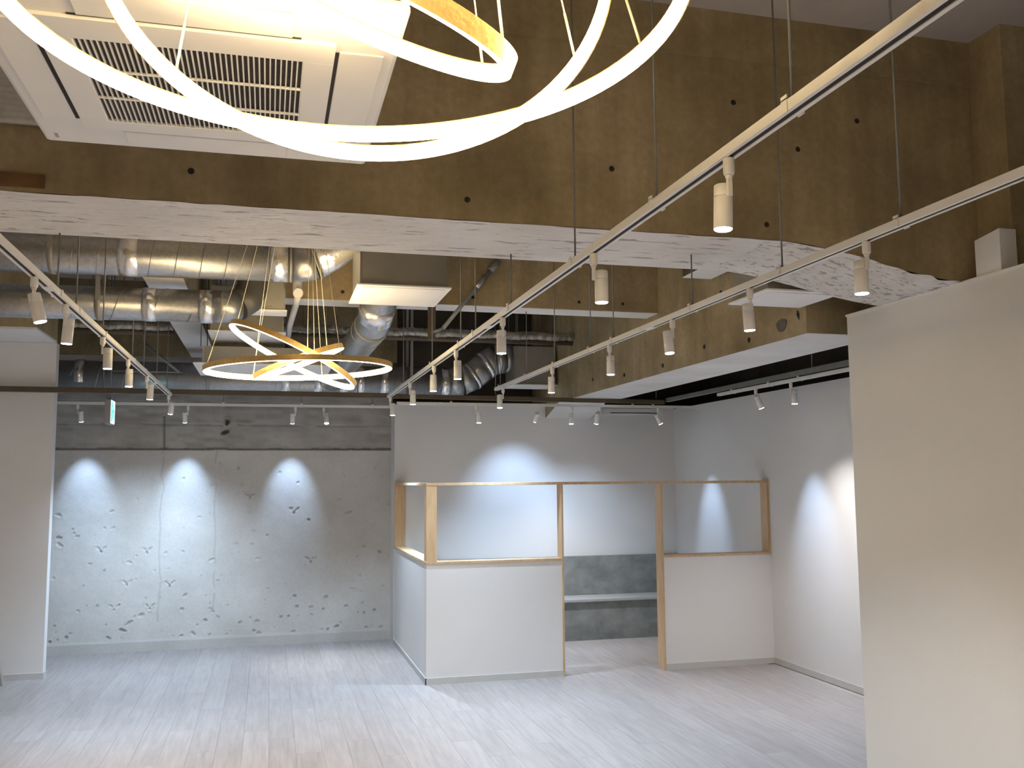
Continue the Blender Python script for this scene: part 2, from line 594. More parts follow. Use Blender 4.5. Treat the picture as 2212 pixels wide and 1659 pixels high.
# main cross beam with haunch at the column
BY0, BY1, BZ = 4.034, 4.704, 3.026
XH0, XH1 = 2.42, 3.60
def beam_z(x):
    t = np.clip((x - XH0) / (XH1 - XH0), 0, 1)
    return BZ - 0.165 * (t * t * (3 - 2 * t)) ** 0.9
nxb, nyb = 420, 44
xb = np.linspace(XL, 3.60, nxb)
yb = np.linspace(BY0, BY1, nyb)
XX, YY = np.meshgrid(xb, yb)
rng = np.random.default_rng(4)
fl = vnoise(nyb, nxb, 150, 16, rng)
fl2 = vnoise(nyb, nxb, 60, 8, rng)
hz = np.clip((XX - XH0 + 0.3) / 0.7, 0, 1)
dz = np.where(fl * 0.6 + fl2 * 0.4 > 0.62, 0.008, 0) * (0.5 + hz) + (fl2 - 0.5) * (0.004 + 0.010 * hz)
edge_w = np.minimum(1, np.minimum(np.arange(nyb), np.arange(nyb)[::-1]) / 3.0)[:, None]
ZZ = beam_z(XX) + dz * edge_w
wv = (vnoise(1, nxb, 80, 1, rng)[0] - 0.5) * 0.012 * (1 + 3 * np.clip((xb - XH0) / 0.6, 0, 1))
YY = YY + wv[None] * np.linspace(1, 0, nyb)[:, None]
beam = MB()
n0 = 0
xs = list(np.linspace(XL, XH0, 4)) + list(np.linspace(XH0, 3.6, 14))[1:]
poly = [(float(x), float(beam_z(np.array(x))) - 0.002) for x in xs] + [(3.6, ZC), (XL, ZC)]
beam.prism(poly, 'y', BY0, BY1)
nb = len(xs) - 1
beam.f = beam.f[:2] + beam.f[2 + nb:]      # the underside is the soffit mesh
beam.sm = beam.sm[:len(beam.f)]
bo = struct(beam.build('ceiling_beam', 'beam'), 'deep bare concrete beam crossing the room')
so = grid_mesh('soffit', np.stack([XX, YY, ZZ - 0.004], -1)[:, :], 'soffit', bo)
so.data.materials.append(M['haunch'])
mi = np.zeros((nyb - 1, nxb - 1), dtype=np.int32)
mi[:, xb[:-1] > XH0 - 0.05] = 1
so.data.polygons.foreach_set('material_index', mi.reshape(-1))
# construction joint below the slab and a few tie holes in the face
B('form_joint', 'beam', bo, -3.2, 3.6, BY0 - 0.012, BY0, 3.93, ZC)
def tie_hole(parent, x, y, z, axis='y', r=0.014):
    o = MB().lathe([(r, 0.0), (r * 0.8, 0.004), (r * 0.45, -0.002), (0.001, -0.004)], 12).build('tie_hole', 'dark', parent)
    o.location = (x, y, z)
    o.rotation_euler = (PI / 2, 0, 0) if axis == 'y' else (0, -PI / 2, 0)
for x, z in ((-0.34, 3.16), (0.85, 3.12), (2.20, 3.71), (2.90, 3.68), (2.55, 3.50), (1.55, 3.32), (2.36, 3.10), (0.1, 3.60)):
    tie_hole(bo, x, BY0 - 0.001, z)
# column at the end of the main beam
cl = struct(B('trim_column', 'beam', None, 3.602, 4.25, 3.80, 4.72, ZE + 0.002, ZC), 'square bare concrete column head at the beam end')
# boxed casing standing on the near wall
cb = MB()
cb.prism([(3.775, ZE), (3.945, ZE), (3.945, 3.062), (3.775, 3.085)], 'x', 3.497, 3.598)
tag(cb.build('casing_box', 'panel_white', bevel=0.002), 'small white boxed casing standing on the cream wall by the column', 'box')
# quilted insulation and rust board on the left of the beam
qn, qm = 36, 70
qx = np.linspace(-1.6, -0.905, qm); qz = np.linspace(3.298, 3.62, qn)
QX, QZ = np.meshgrid(qx, qz)
row = np.floor((QZ - 3.298) / 0.026)
px = ((QX + 0.011 * (row % 2)) % 0.022) / 0.022
pz = ((QZ - 3.298) % 0.026) / 0.026
QY = BY0 - 0.03 - 0.010 * (np.sin(PI * px) * np.sin(PI * pz)) ** 0.5
qt = thing('insulation_quilt', 'silver quilted insulation mat fixed high on the concrete beam', 'insulation', (-1.25, BY0, 3.3))
q = grid_mesh('quilted_face', np.stack([QX + 1.25, QY - BY0, QZ - 3.3], -1), 'quilt', qt)
MB().box(-0.35, 0.345, -0.030, -0.013, -0.002, 0.32).build('backing_mat', 'quilt', qt)
rb = B('board_offcut', 'rust', None, -1.5, -0.90, BY0 - 0.013, BY0 - 0.001, 3.042, 3.098)
tag(rb, 'rust brown plywood offcut left on the beam above its soffit', 'board')

# beam running to the back (x 3.28 - 3.86)
yb1 = MB().prism([(5.17, 2.767), (10.38, 2.767), (YW, 2.612), (YW, 2.754), (YB + 0.25, 2.76), (YB + 0.25, ZC), (5.17, ZC)], 'x', 3.28, 3.86)
bb = struct(yb1.build('ceiling_beam', 'beam'), 'bare concrete beam running back above the booth')
sb = MB()
sb.v = [(3.281, 5.171, 2.7655), (3.859, 5.171, 2.7655), (3.859, 10.38, 2.7655), (3.281, 10.38, 2.7655), (3.859, YW - 0.002, 2.6105), (3.281, YW - 0.002, 2.6105)]
sb.f = [(0, 1, 2, 3), (3, 2, 4, 5)]
sb.sm = [False, False]
sb.build('soffit', 'soffit_clean', bb)
for y, z in ((5.9, 2.83), (6.6, 2.88), (7.4, 2.83), (8.3, 2.85), (9.2, 2.9), (6.3, 3.25), (7.0, 3.2)):
    tie_hole(bb, 3.279, y, z, 'x', 0.02)
# mortar patch and a broken nick on the beam face
pt = [(5.46 + 0.062 * math.cos(a) * (1 + 0.15 * math.sin(3 * a)), 2.862 + 0.048 * math.sin(a) * (1 + 0.12 * math.cos(2 * a))) for a in np.linspace(0, 2 * PI, 14, endpoint=False)]
MB().prism(pt, 'x', 3.274, 3.2795).build('mortar_patch', 'patch', bb)
MB().prism([(5.25, 2.865), (5.275, 2.90), (5.265, 2.93), (5.245, 2.90)], 'x', 3.275, 3.2795).build('broken_nick', 'dark', bb)
# tall stub between main beam and this one
struct(B('ceiling_beam', 'beam', None, 3.30, 3.86, BY1, 5.17, 3.05, ZC), 'concrete infill behind the main beam haunch')
# secondary beam (b2) and the narrow long beam on the left
b2 = struct(B('ceiling_beam', 'beam', None, -0.10, 3.28, 7.47, 7.735, 3.302, ZC), 'narrow secondary concrete beam behind the ducts')
B('soffit', 'soffit_clean', b2, -0.10, 3.279, 7.471, 7.734, 3.298, 3.302)
for x in (1.18, 1.62, 2.05, 2.55, 2.95, 0.55):
    tie_hole(b2, x, 7.469, 3.37, 'y', 0.014)
b3 = struct(B('ceiling_beam', 'beam', None, -0.885, -0.61, 6.87, YB + 0.02, 3.302, ZC), 'narrow long concrete beam with white soffit')
B('soffit', 'soffit_clean', b3, -0.884, -0.611, 6.871, YB, 3.298, 3.302)
b4 = struct(B('ceiling_beam', 'beam', None, XL, -2.05, 9.14, 9.98, 3.262, ZC), 'concrete beam above the pillar wall')
B('soffit', 'panel_white', b4, XL, -2.05, 9.14, 9.98, 3.242, 3.262)

# ================================================================== booth partition
pt = thing('booth_partition', 'white half-height booth partition with pine posts, sill and head rail', 'partition', (1.43, 8.67, 0))
def PB(name, mat, x0, x1, y0, y1, z0, z1, bevel=0.0, parent=None):
    o = MB().box(x0 - 1.43, x1 - 1.43, y0 - 8.67, y1 - 8.67, z0, z1).build(name, mat, parent or pt, bevel=bevel)
    return o
TH = 0.13
SZ, SZ0, RZ, RZ1 = 1.108, 1.085, 1.81, 1.836
PB('half_wall', 'wallpaper', 1.432, 1.43 + TH - 0.002, 8.672 + TH, YW, 0, SZ0)
PB('half_wall', 'wallpaper', 1.432, 2.745, 8.672, 8.67 + TH - 0.002, 0, SZ0)
PB('half_wall', 'wallpaper', 3.802, XR, 8.672, 8.67 + TH - 0.002, 0, SZ0)
for a in ((1.425, 1.43 + TH + 0.004, 8.665 + TH, YW), (1.425, 2.747, 8.665, 8.665 + TH), (3.80, XR, 8.665, 8.67 + TH + 0.004)):
    PB('sill', 'pine', *a, SZ0, SZ, 0.002)
PB('baseboard', 'baseboard', 1.424, 1.432, 8.664, YW, 0, 0.058)
PB('baseboard', 'baseboard', 1.424, 2.745, 8.664, 8.672, 0, 0.058)
PB('baseboard', 'baseboard', 3.802, XR, 8.664, 8.672, 0, 0.058)
PB('post', 'pine', 1.43, 1.53, 8.668, 8.67 + TH, SZ, RZ, 0.002)
PB('post', 'pine', 1.43, 1.43 + TH, YW - 0.02, YW - 0.001, SZ, RZ, 0.001)
PB('door_jamb', 'pine', 2.745, 2.765, 8.664, 8.67 + TH + 0.004, 0, RZ, 0.001)
PB('door_jamb', 'pine', 3.778, 3.802, 8.664, 8.67 + TH + 0.004, 0, RZ, 0.001)
PB('post', 'pine', 4.957, XR - 0.001, 8.666, 8.67 + TH, SZ, RZ, 0.001)
PB('head_rail', 'pine', 1.428, XR - 0.001, 8.664, 8.67 + TH + 0.004, RZ, RZ1, 0.002)
PB('head_rail', 'pine', 1.428, 1.43 + TH + 0.002, 8.674 + TH, YW - 0.001, RZ, RZ1, 0.002)

# bench inside the booth
bt = thing('bench', 'grey stone-look bench with panelled back inside the booth', 'bench', (3.2, 10.5, 0))
def BB_(name, mat, x0, x1, y0, y1, z0, z1, bevel=0.0):
    return MB().box(x0 - 3.2, x1 - 3.2, y0 - 10.5, y1 - 10.5, z0, z1).build(name, mat, bt, bevel=bevel)
BB_('front_panel', 'stone', 1.565, XR - 0.008, 10.50, 10.52, 0, 0.44)
BB_('seat', 'seat', 1.565, XR - 0.008, 10.475, 10.90, 0.44, 0.472, 0.003)
BB_('back_panel', 'stone', 1.565, XR - 0.008, 10.90, YW - 0.009, 0.472, 0.935, 0.003)


# ================================================================== track spotlights
TZ = 2.72            # underside of the tracks
def make_spot_proto():
    root = bpy.data.objects.new('track_spotlight', None)
    COL.objects.link(root)
    root.empty_display_size = 0.03
    a = MB().lathe([(0.0145, 0.0), (0.0155, -0.003), (0.0155, -0.040), (0.0135, -0.046), (0.009, -0.047)], 20).build('adapter', 'white_metal', root)
    k = MB().lathe([(0.0075, -0.046), (0.0105, -0.049), (0.0105, -0.054), (0.0065, -0.058), (0.0065, -0.064)], 16)
    k.box(-0.0055, 0.0055, -0.0065, 0.0065, -0.104, -0.058)
    k.build('stem', 'white_metal', root)
    # body is hung from its flank; its origin is the pivot
    bx = 0.0315
    body = MB().lathe([(0.0235, 0.028), (0.0255, 0.026), (0.0258, -0.004), (0.0253, -0.005), (0.0253, -0.007), (0.0258, -0.008),
                       (0.0262, -0.0945), (0.0250, -0.0955), (0.0248, -0.090)], 28, (bx, 0, 0)).build('body', 'white_metal', root, (0, 0, -0.094))
    MB().lathe([(0.0262, -0.0050), (0.0264, -0.006), (0.0262, -0.0072)], 28, (bx, 0, 0)).build('trim_ring', 'chrome', body)
    MB().lathe([(0.004, -0.002), (0.0045, -0.006), (0.003, -0.007)], 12).build('pivot_screw', 'chrome', body)
    ln = MB().lathe([(0.0243, -0.0905), (0.0246, -0.0965), (0.0225, -0.0985), (0.012, -0.0993), (0.001, -0.0995)], 28, (bx, 0, 0)).build('lens', 'lens', body)
    return root
proto = make_spot_proto()
LENS_WARM = None
for ch in proto.children:
    if ch.name.startswith('body'):
        for g in ch.children:
            if g.name.startswith('lens'):
                LENS_WARM = g.data.copy()
LENS_WARM.materials[0] = M['lens_warm']
ldata = {}
def lamp_data(power, color, size, blend):
    k = (power, color, size, blend)
    if k not in ldata:
        d = bpy.data.lights.new('spot_beam', 'SPOT')
        d.energy = power
        d.color = color
        d.spot_size = math.radians(size)
        d.spot_blend = blend
        d.shadow_soft_size = 0.022
        ldata[k] = d
    return ldata[k]
first = [True]
def spot(x, y, z, yaw, tilt, label, group, power=W_DOWN, color=COOL, size=104, blend=1.0):
    """yaw: direction (deg) of the flank that carries the body; tilt: body tilts towards that direction's right-hand side"""
    if first[0]:
        r = proto
        first[0] = False
        tree = {c: list(c.children) for c in r.children}
        parts = list(r.children)
    else:
        r = proto.copy(); COL.objects.link(r)
        parts = []
        for c in proto.children:
            if c.type == 'LIGHT':
                continue
            cc = c.copy(); COL.objects.link(cc); cc.parent = r
            parts.append(cc)
            for g in c.children:
                if g.type == 'LIGHT':
                    continue
                gg = g.copy(); COL.objects.link(gg); gg.parent = cc
    r.location = (x, y, z)
    r.rotation_euler = (0, 0, math.radians(yaw))
    tag(r, label, 'spotlight', group)
    for c in parts:
        if c.name.startswith('body'):
            c.rotation_euler = (math.radians(tilt), 0, 0)
            if color[0] > color[2]:
                for g in c.children:
                    if g.name.startswith('lens'):
                        g.data = LENS_WARM
            if power > 0:
                lo = bpy.data.objects.new('spot_beam', lamp_data(power, color, size, blend))
                COL.objects.link(lo)
                lo.parent = c
                lo.location = (0.0315, 0, -0.106)
    return r

ORD = ['first', 'second', 'third', 'fourth', 'fifth', 'sixth', 'seventh', 'eighth', 'ninth', 'tenth']

def make_track(name_label, x0, y0, x1, y1, z, rods, slot=True, rod_top=None, joints=()):
    """a rail between two points with the hangers that carry it"""
    t = thing('lighting_track', name_label, 'lighting track', (x0, y0, z))
    along_y = abs(y1 - y0) > abs(x1 - x0)
    L = (y1 - y0) if along_y else (x1 - x0)
    def b(name, mat, w0, w1, l0, l1, h0, h1, bev=0.0, parent=t):
        m = MB()
        if along_y:
            m.box(w0, w1, l0, l1, h0, h1)
        else:
            m.box(l0, l1, w0, w1, h0, h1)
        return m.build(name, mat, parent, bevel=bev)
    b('rail', 'white_metal', -0.020, 0.020, 0, L, 0.012, 0.028)
    b('rail_lip', 'white_metal', -0.020, -0.0085, 0, L, 0.0, 0.012)
    b('rail_lip', 'white_metal', 0.0085, 0.020, 0, L, 0.0, 0.012)
    b('slot', 'dark', -0.0085, 0.0085, 0.002, L - 0.002, 0.003, 0.0125)
    b('end_cap', 'white_metal', -0.0205, 0.0205, -0.006, 0, -0.001, 0.0285)
    b('end_cap', 'white_metal', -0.0205, 0.0205, L, L + 0.006, -0.001, 0.0285)
    for j in joints:
        b('joint_cover', 'white_metal', -0.0215, 0.0215, j - y0 - 0.05, j - y0 + 0.05, -0.001, 0.0115)
    for l, top in rods:
        l2 = l - (y0 if along_y else x0)
        br = b('bracket', 'white_metal', -0.024, 0.024, l2 - 0.013, l2 + 0.013, 0.028, 0.031)
        b('bracket_cheek', 'white_metal', -0.024, -0.0208, l2 - 0.013, l2 + 0.013, -0.003, 0.040, parent=br)
        b('bracket_cheek', 'white_metal', 0.0208, 0.024, l2 - 0.013, l2 + 0.013, -0.003, 0.028, parent=br)
        c = (0, l2) if along_y else (l2, 0)
        MB().tube([(c[0], c[1], 0.031), (c[0], c[1], top - z)], 0.0040, 8).build('hanger_rod', 'rod', t)
        MB().lathe([(0.009, 0.0315), (0.009, 0.0395), (0.006, 0.040)], 6, (c[0], c[1], 0), False).build('hanger_nut', 'rod', t)
    return t

def top_at(y, x):
    if BY0 - 0.01 < y < BY1 + 0.01: return BZ - 0.004
    if 7.46 < y < 7.74 and -0.1 < x < 3.28: return 3.30
    return ZC
XC, XRt, XLt = 1.198, 2.121, -0.968
rc = [0.9, 1.91, 2.72, 3.55, 4.59, 5.45, 5.9, 7.0, 8.58]
make_track('white lighting track with seven visible spotlights, between the ring chandeliers and the haunched beam', XC, -1.5, XC, 9.66, TZ, [(y, top_at(y, XC)) for y in rc], joints=(5.10,))
rr_ = [1.5, 2.73, 3.51, 4.39, 5.54, 5.98, 6.81, 7.62, 8.56]
make_track('white lighting track closest to the haunched end of the concrete beam', XRt, -1.5, XRt, 8.72, TZ, [(y, top_at(y, XRt)) for y in rr_], joints=(4.95,))
rl = [2.0, 3.2, 4.67, 5.11, 5.91, 7.16, 7.80, 8.69, 9.55]
make_track('white lighting track passing below the two round ducts toward the pillar', XLt, -1.5, XLt, 9.84, TZ, [(y, top_at(y, XLt)) for y in rl], joints=(4.5, 8.6))

sC = [(2.234, 95, 2), (3.33, 5, 0), (4.775, 90, 0), (6.06, 60, 0), (6.92, 90, 0), (8.17, 20, 0), (9.55, 30, 0)]
for i, (y, yaw, tl) in enumerate(sC):
    spot(XC, y, TZ, yaw, tl, f'white spotlight, {ORD[6 - i]} from the concrete wall on the middle one of the three long tracks', 'spotlights on the middle long track', color=NEUTRAL if i == 4 else COOL, power=W_DOWN * (2.3 if i == 6 else 0.62))
sR = [(2.93, 100, 0), (3.795, 80, -3), (4.645, 190, 8), (5.62, 60, 0), (6.88, 90, 0), (8.46, 170, 6)]
for i, (y, yaw, tl) in enumerate(sR):
    spot(XRt, y, TZ, yaw, tl, f'white spotlight, {ORD[5 - i]} from the booth on the track beside the haunched beam', 'spotlights on the track beside the haunched beam', color=NEUTRAL if i == 1 else COOL, power=W_DOWN * (1.4 if i >= 4 else 0.75))
sL = [(4.235, 90, -14), (4.864, 70, 4), (5.92, 10, 0), (6.97, 80, 0), (8.03, 30, 6), (9.74, 20, 24)]
for i, (y, yaw, tl) in enumerate(sL):
    spot(XLt, y, TZ, yaw, tl, f'white spotlight, {ORD[5 - i]} from the concrete wall on the track under the round ducts', 'spotlights on the track under the round ducts', color=WARM if i in (0, 1, 2) else COOL, power=W_DOWN * (2.3 if i >= 4 else 0.95))
# lamps on the same tracks behind the camera
for i, (x, y) in enumerate(((XC, -1.1), (XRt, 0.6), (XRt, -0.9), (XLt, 2.3), (XLt, 0.4), (XC, 0.3))):
    spot(x, y, TZ, 30 * i, 0, f'white spotlight, {ORD[i % 2]} from the entrance wall on the track ' + ('in the middle of three', 'beside the haunched beam', 'under the round ducts')[[0, 1, 1, 2, 2, 0][i]], 'spotlights near the entrance end', color=NEUTRAL)

# ================================================================== steel frame, tracks at the back
sf = thing('steel_gantry', 'brown steel angle gantry spanning wall to wall above the booth', 'gantry', (0, 9.91, 2.75))
MB().bar((XL + 0.01, 0, 0.022), (1.3, 0, 0.012), 0.07, 0.050).build('cross_bar', 'brown_steel', sf)
MB().bar((1.3, 0, 0.010), (4.39, 0, -0.012), 0.07, 0.044).build('cross_bar', 'brown_steel', sf)
MB().bar((4.42, -0.037, 0.008), (4.42, -3.9, 0.008), 0.04, 0.042).build('side_bar', 'grey_steel', sf)
for x in (-1.6, 0.9, 2.4, 4.3):
    MB().tube([(x, 0, 0.03), (x, 0, ZC - 2.75)], 0.005, 8).build('hanger_rod', 'rod', sf)
MB().tube([(4.42, -3.0, 0.02), (4.42, -3.0, ZC - 2.75)], 0.005, 8).build('hanger_rod', 'rod', sf)

make_track('white lighting track under the steel bar in front of the booth', 1.32, 9.91, 4.82, 9.91, 2.670, [(1.9, 2.733), (3.1, 2.725), (4.0, 2.719), (4.25, 2.717)])
gx = 'spotlights under the steel bar at the booth'
spot(2.18, 9.91, 2.670, 0, 0, 'slim white spotlight first from the chipped wall on the track before the booth', gx)
spot(2.90, 9.91, 2.670, 180, -46, 'white spotlight tilted to the booth wall, throwing the large blue pool', gx, W_BIG, WASH, 72, 1.0)
spot(3.28, 9.91, 2.670, 90, 0, 'white spotlight hanging in front of the sloped end of the concrete beam', gx, color=NEUTRAL)
spot(3.61, 9.91, 2.670, 180, -20, 'white spotlight turned away just beside the sloped beam end', gx, 20.0)
spot(4.32, 9.91, 2.670, 90, -27, 'white spotlight nearest the booth corner on the track before the booth', gx, W_WASH, WASH, 42, 1.0)
make_track('short white lighting track along the white wall right of the booth', 4.42, 6.0, 4.42, 8.6, 2.692, [(6.3, 2.739), (7.1, 2.739), (7.6, 2.739), (8.3, 2.739)])
gr = 'spotlights along the right wall'
spot(4.42, 7.86, 2.692, -90, 22, 'white spotlight second from the cream wall, washing the right wall', gr, W_WASH, WASH, 42, 1.0)
spot(4.42, 7.25, 2.692, 0, 0, 'white spotlight with neutral glow above the floor by the right wall', gr, 42.0, (1.0, 0.95, 0.93), 104)
spot(4.42, 6.30, 2.692, 0, 0, 'white spotlight half hidden behind the edge of the cream wall', gr, 34.0, COOL, 104)
make_track('white lighting track running close to the chipped concrete wall', -2.30, 10.81, 1.40, 10.81, 2.70, [(-1.7, ZC), (-0.5, ZC), (0.35, ZC), (1.15, ZC)])
gw = 'wall washers before the concrete wall'
for i, (x, nm) in enumerate(((-2.0, 'beside the pillar'), (-0.87, 'between the two long cracks'), (0.285, 'past both cracks from the pillar'))):
    spot(x - (0.0 if i else -0.01), 10.81, 2.70, 180 if i else 0, -27 if i else 27, f'white wall-washing spotlight at the concrete wall, {nm}', gw, W_WASH, WASH, 46, 1.0)
spot(0.60, 10.81, 2.70, 0, -18, 'white neutral spotlight at the concrete wall, closest to the booth', gw, 30.0, NEUTRAL, 46)

# exit sign seen edge-on
ex = thing('exit_sign', 'hanging emergency exit sign box with lit face, seen nearly edge-on', 'exit sign', (-1.575, 10.2, 2.45))
MB().box(-0.03, 0.026, -0.125, 0.125, 0, 0.25).build('housing', 'greybox', ex, bevel=0.008)
f_ = MB().box(0.026, 0.031, -0.115, 0.115, 0.008, 0.242).build('lit_face', 'sign', ex)
# running figure and doorway pictogram in green
g = MB()
g.box(0.0312, 0.0318, -0.10, -0.055, 0.03, 0.22)
g.build('pictogram_border', 'green', f_)
g = MB()
g.box(0.0312, 0.0318, -0.01, 0.03, 0.10, 0.165)
g.lathe([(0.016, -0.016), (0.016, 0.016)], 10, (0.0312, -0.01, 0.19))
g.v = [(min(max(p[0], 0.0312), 0.0319), p[1], p[2]) for p in g.v]
g.bar((0.0315, 0.0, 0.11), (0.0315, -0.04, 0.045), 0.0006, 0.018)
g.bar((0.0315, 0.02, 0.11), (0.0315, 0.07, 0.06), 0.0006, 0.018)
g.bar((0.0315, 0.01, 0.15), (0.0315, -0.045, 0.12), 0.0006, 0.014)
g.bar((0.0315, 0.01, 0.15), (0.0315, 0.06, 0.13), 0.0006, 0.014)
g.build('pictogram_figure', 'green', f_)
MB().tube([(0, 0, 0.25), (0, 0, ZC - 2.45)], 0.006, 8).build('hanger_rod', 'rod', ex)

# ================================================================== ring chandeliers
def ring_mesh(R, h=0.034, th=0.012, led=True, seg=96):
    """profile: gold channel open to the inside, diffuser fills the inside"""
    mg, ml = MB(), MB()
    def sweep(mb, prof):
        n0 = len(mb.v); k = len(prof)
        for i in range(seg):
            a = 2 * PI * i / seg
            for r, z in prof:
                mb.v.append((r * math.cos(a), r * math.sin(a), z))
        for i in range(seg):
            i2 = (i + 1) % seg
            for j in range(k):
                j2 = (j + 1) % k
                mb.face((n0 + i * k + j, n0 + i * k + j2, n0 + i2 * k + j2, n0 + i2 * k + j), True)
    sweep(mg, [(R, -h / 2), (R + 0.003, -h / 2), (R + 0.003, h / 2), (R - th, h / 2), (R - th, h / 2 - 0.003), (R, h / 2 - 0.003)])
    sweep(ml, [(R - 0.0005, -h / 2 - 0.002), (R - 0.0005, h / 2 - 0.0035), (R - th - 0.001, h / 2 - 0.0035), (R - th - 0.003, 0), (R - th - 0.001, -h / 2 - 0.002)])
    return mg, ml

def sharp(o):
    o.data.set_sharp_from_angle(angle=math.radians(35))

def chandelier(label, cx, cy, rings, canopy_z):
    t = thing('ring_chandelier', label, 'chandelier', (cx, cy, 2.65), 'ring chandeliers')
    MB().lathe([(0.16, 0.0), (0.16, -0.025), (0.155, -0.030), (0.01, -0.030)], 40, (0, 0, canopy_z - 2.65)).build('canopy', 'gold', t)
    for ri, (R, px, py, pz, nx_, ny_, ph) in enumerate(rings):
        nrm = Vector((nx_, ny_, 1)).normalized()
        q = Vector((0, 0, 1)).rotation_difference(nrm)
        mg, ml = ring_mesh(R)
        o = mg.build('ring', 'gold', t, (px - cx, py - cy, pz - 2.65))
        o.rotation_mode = 'QUATERNION'
        o.rotation_quaternion = q
        sharp(o)
        d = ml.build('diffuser', 'led', o)
        sharp(d)
        for an in ph:
            a = math.radians(an)
            loc = Vector((px - cx, py - cy, pz - 2.65)) + q @ Vector((R * math.cos(a), R * math.sin(a), 0.018))
            ca = a + 0.15 * ri
            topp = Vector((0.12 * math.cos(ca), 0.12 * math.sin(ca), canopy_z - 2.65 - 0.03))
            dirv = (topp - loc).normalized()
            w = MB().tube([loc, topp], 0.0016, 6).build('suspension_cable', 'cable', t)
            MB().tube([loc - dirv * 0.002, loc + dirv * 0.10], 0.0028, 8).build('cable_grip', 'cable', w)
    return t

# far lamp (behind the main beam) and near lamp (above the camera)
chandelier('gold three-ring chandelier hanging behind the concrete beam below the bent duct', 0.175, 6.2,
           [(0.6, 0.184, 6.206, 2.592, -0.034, -0.005, (201, 292, 120)), (0.45, 0.147, 6.278, 2.686, 0.488, 0.026, (207, 285, 60)), (0.3, 0.177, 6.152, 2.631, -0.383, -0.03, (44, 170, 280))], ZC)
chandelier('gold three-ring chandelier hanging before the concrete beam, beside the grilled air conditioner', 0.14, 1.64,
           [(0.6, 0.123, 1.588, 2.699, -0.016, 0.035, (9, 165, 262)), (0.45, 0.142, 1.601, 2.73, 0.067, 0.367, (13, 138, 255)), (0.3, 0.164, 1.703, 2.75, 0.34, -0.339, (323, 30, 215))], ZC)

# ================================================================== air conditioner cassette with grille (near)
ac = thing('air_conditioner', 'white four-way ceiling air conditioner with slatted intake grille', 'air conditioner', (-0.1895, 2.51, 2.895))
ac.scale = (1.0245, 1.0245, 1.0245)
def AB(name, mat, x0, x1, y0, y1, z0, z1, bevel=0.0, parent=None):
    return MB().box(x0 + 0.185, x1 + 0.185, y0 - 2.45, y1 - 2.45, z0, z1).build(name, mat, parent or ac, bevel=bevel)
AX0, AX1, AY0, AY1 = -0.66, 0.285, 1.945, 2.955
AB('panel', 'plastic', AX0, AX1, AY0, AY1, 0.0, 0.035, 0.012)
AB('body', 'galv_dull', AX0 + 0.06, AX1 - 0.06, AY0 + 0.06, AY1 - 0.06, 0.035, 0.29)
# intake panel frame
IX0, IX1, IY0, IY1 = -0.525, 0.135, 2.115, 2.79
GX0, GX1, GY0, GY1 = -0.452, 0.063, 2.215, 2.72
for a in ((IX0, IX1, IY0, GY0), (IX0, IX1, GY1, IY1), (IX0, GX0, GY0, GY1), (GX1, IX1, GY0, GY1)):
    AB('intake_frame', 'plastic', *a, -0.010, 0.0, 0.0015)
AB('filter', 'filter', GX0, GX1, GY0, GY1, -0.001, 0.0005)
ns = 40
for i in range(ns + 1):
    x = GX0 + (GX1 - GX0) * i / ns
    AB('grille_slat', 'plastic', x - 0.0018, x + 0.0018, GY0, GY1, -0.009, -0.001)
for yy in (GY0 + 0.17, GY0 + 0.34):
    AB('grille_crossbar', 'plastic', GX0, GX1, yy - 0.003, yy + 0.003, -0.0102, -0.004)
# outlet slots with louvres on four sides
AB('outlet_slot', 'dark', IX0 - 0.014, IX0, IY0 + 0.05, IY1 - 0.05, -0.002, 0.001)
AB('outlet_slot', 'dark', IX1, IX1 + 0.010, IY0 + 0.05, IY1 - 0.05, -0.002, 0.001)
AB('outlet_slot', 'dark', IX0 + 0.08, IX1 - 0.08, IY0 - 0.006, IY0, -0.002, 0.001)
AB('louvre', 'plastic', AX0 + 0.035, IX0 - 0.014, IY0 + 0.04, IY1 - 0.04, -0.005, 0.0, 0.002)
AB('louvre', 'plastic', IX1 + 0.010, AX1 - 0.035, IY0 + 0.04, IY1 - 0.04, -0.005, 0.0, 0.002)
AB('louvre', 'plastic', IX0 + 0.10, IX1 - 0.10, AY0 + 0.05, IY0 - 0.008, -0.005, 0.0, 0.002)
AB('louvre', 'plastic', IX0 + 0.10, IX1 - 0.10, IY1 + 0.02, AY1 - 0.03, -0.005, 0.0, 0.002)
AB('badge', 'greybox', AX0 + 0.035, AX0 + 0.045, AY1 - 0.075, AY1 - 0.045, -0.0015, 0.0005)
for sx in (AX0 + 0.1, AX1 - 0.1):
    for sy in (AY0 + 0.1, AY1 - 0.1):
        MB().tube([(sx + 0.185, sy - 2.45, 0.2), (sx + 0.185, sy - 2.45, (ZC - 2.895) / 1.0245)], 0.005, 8).build('hanger_rod', 'rod', ac)

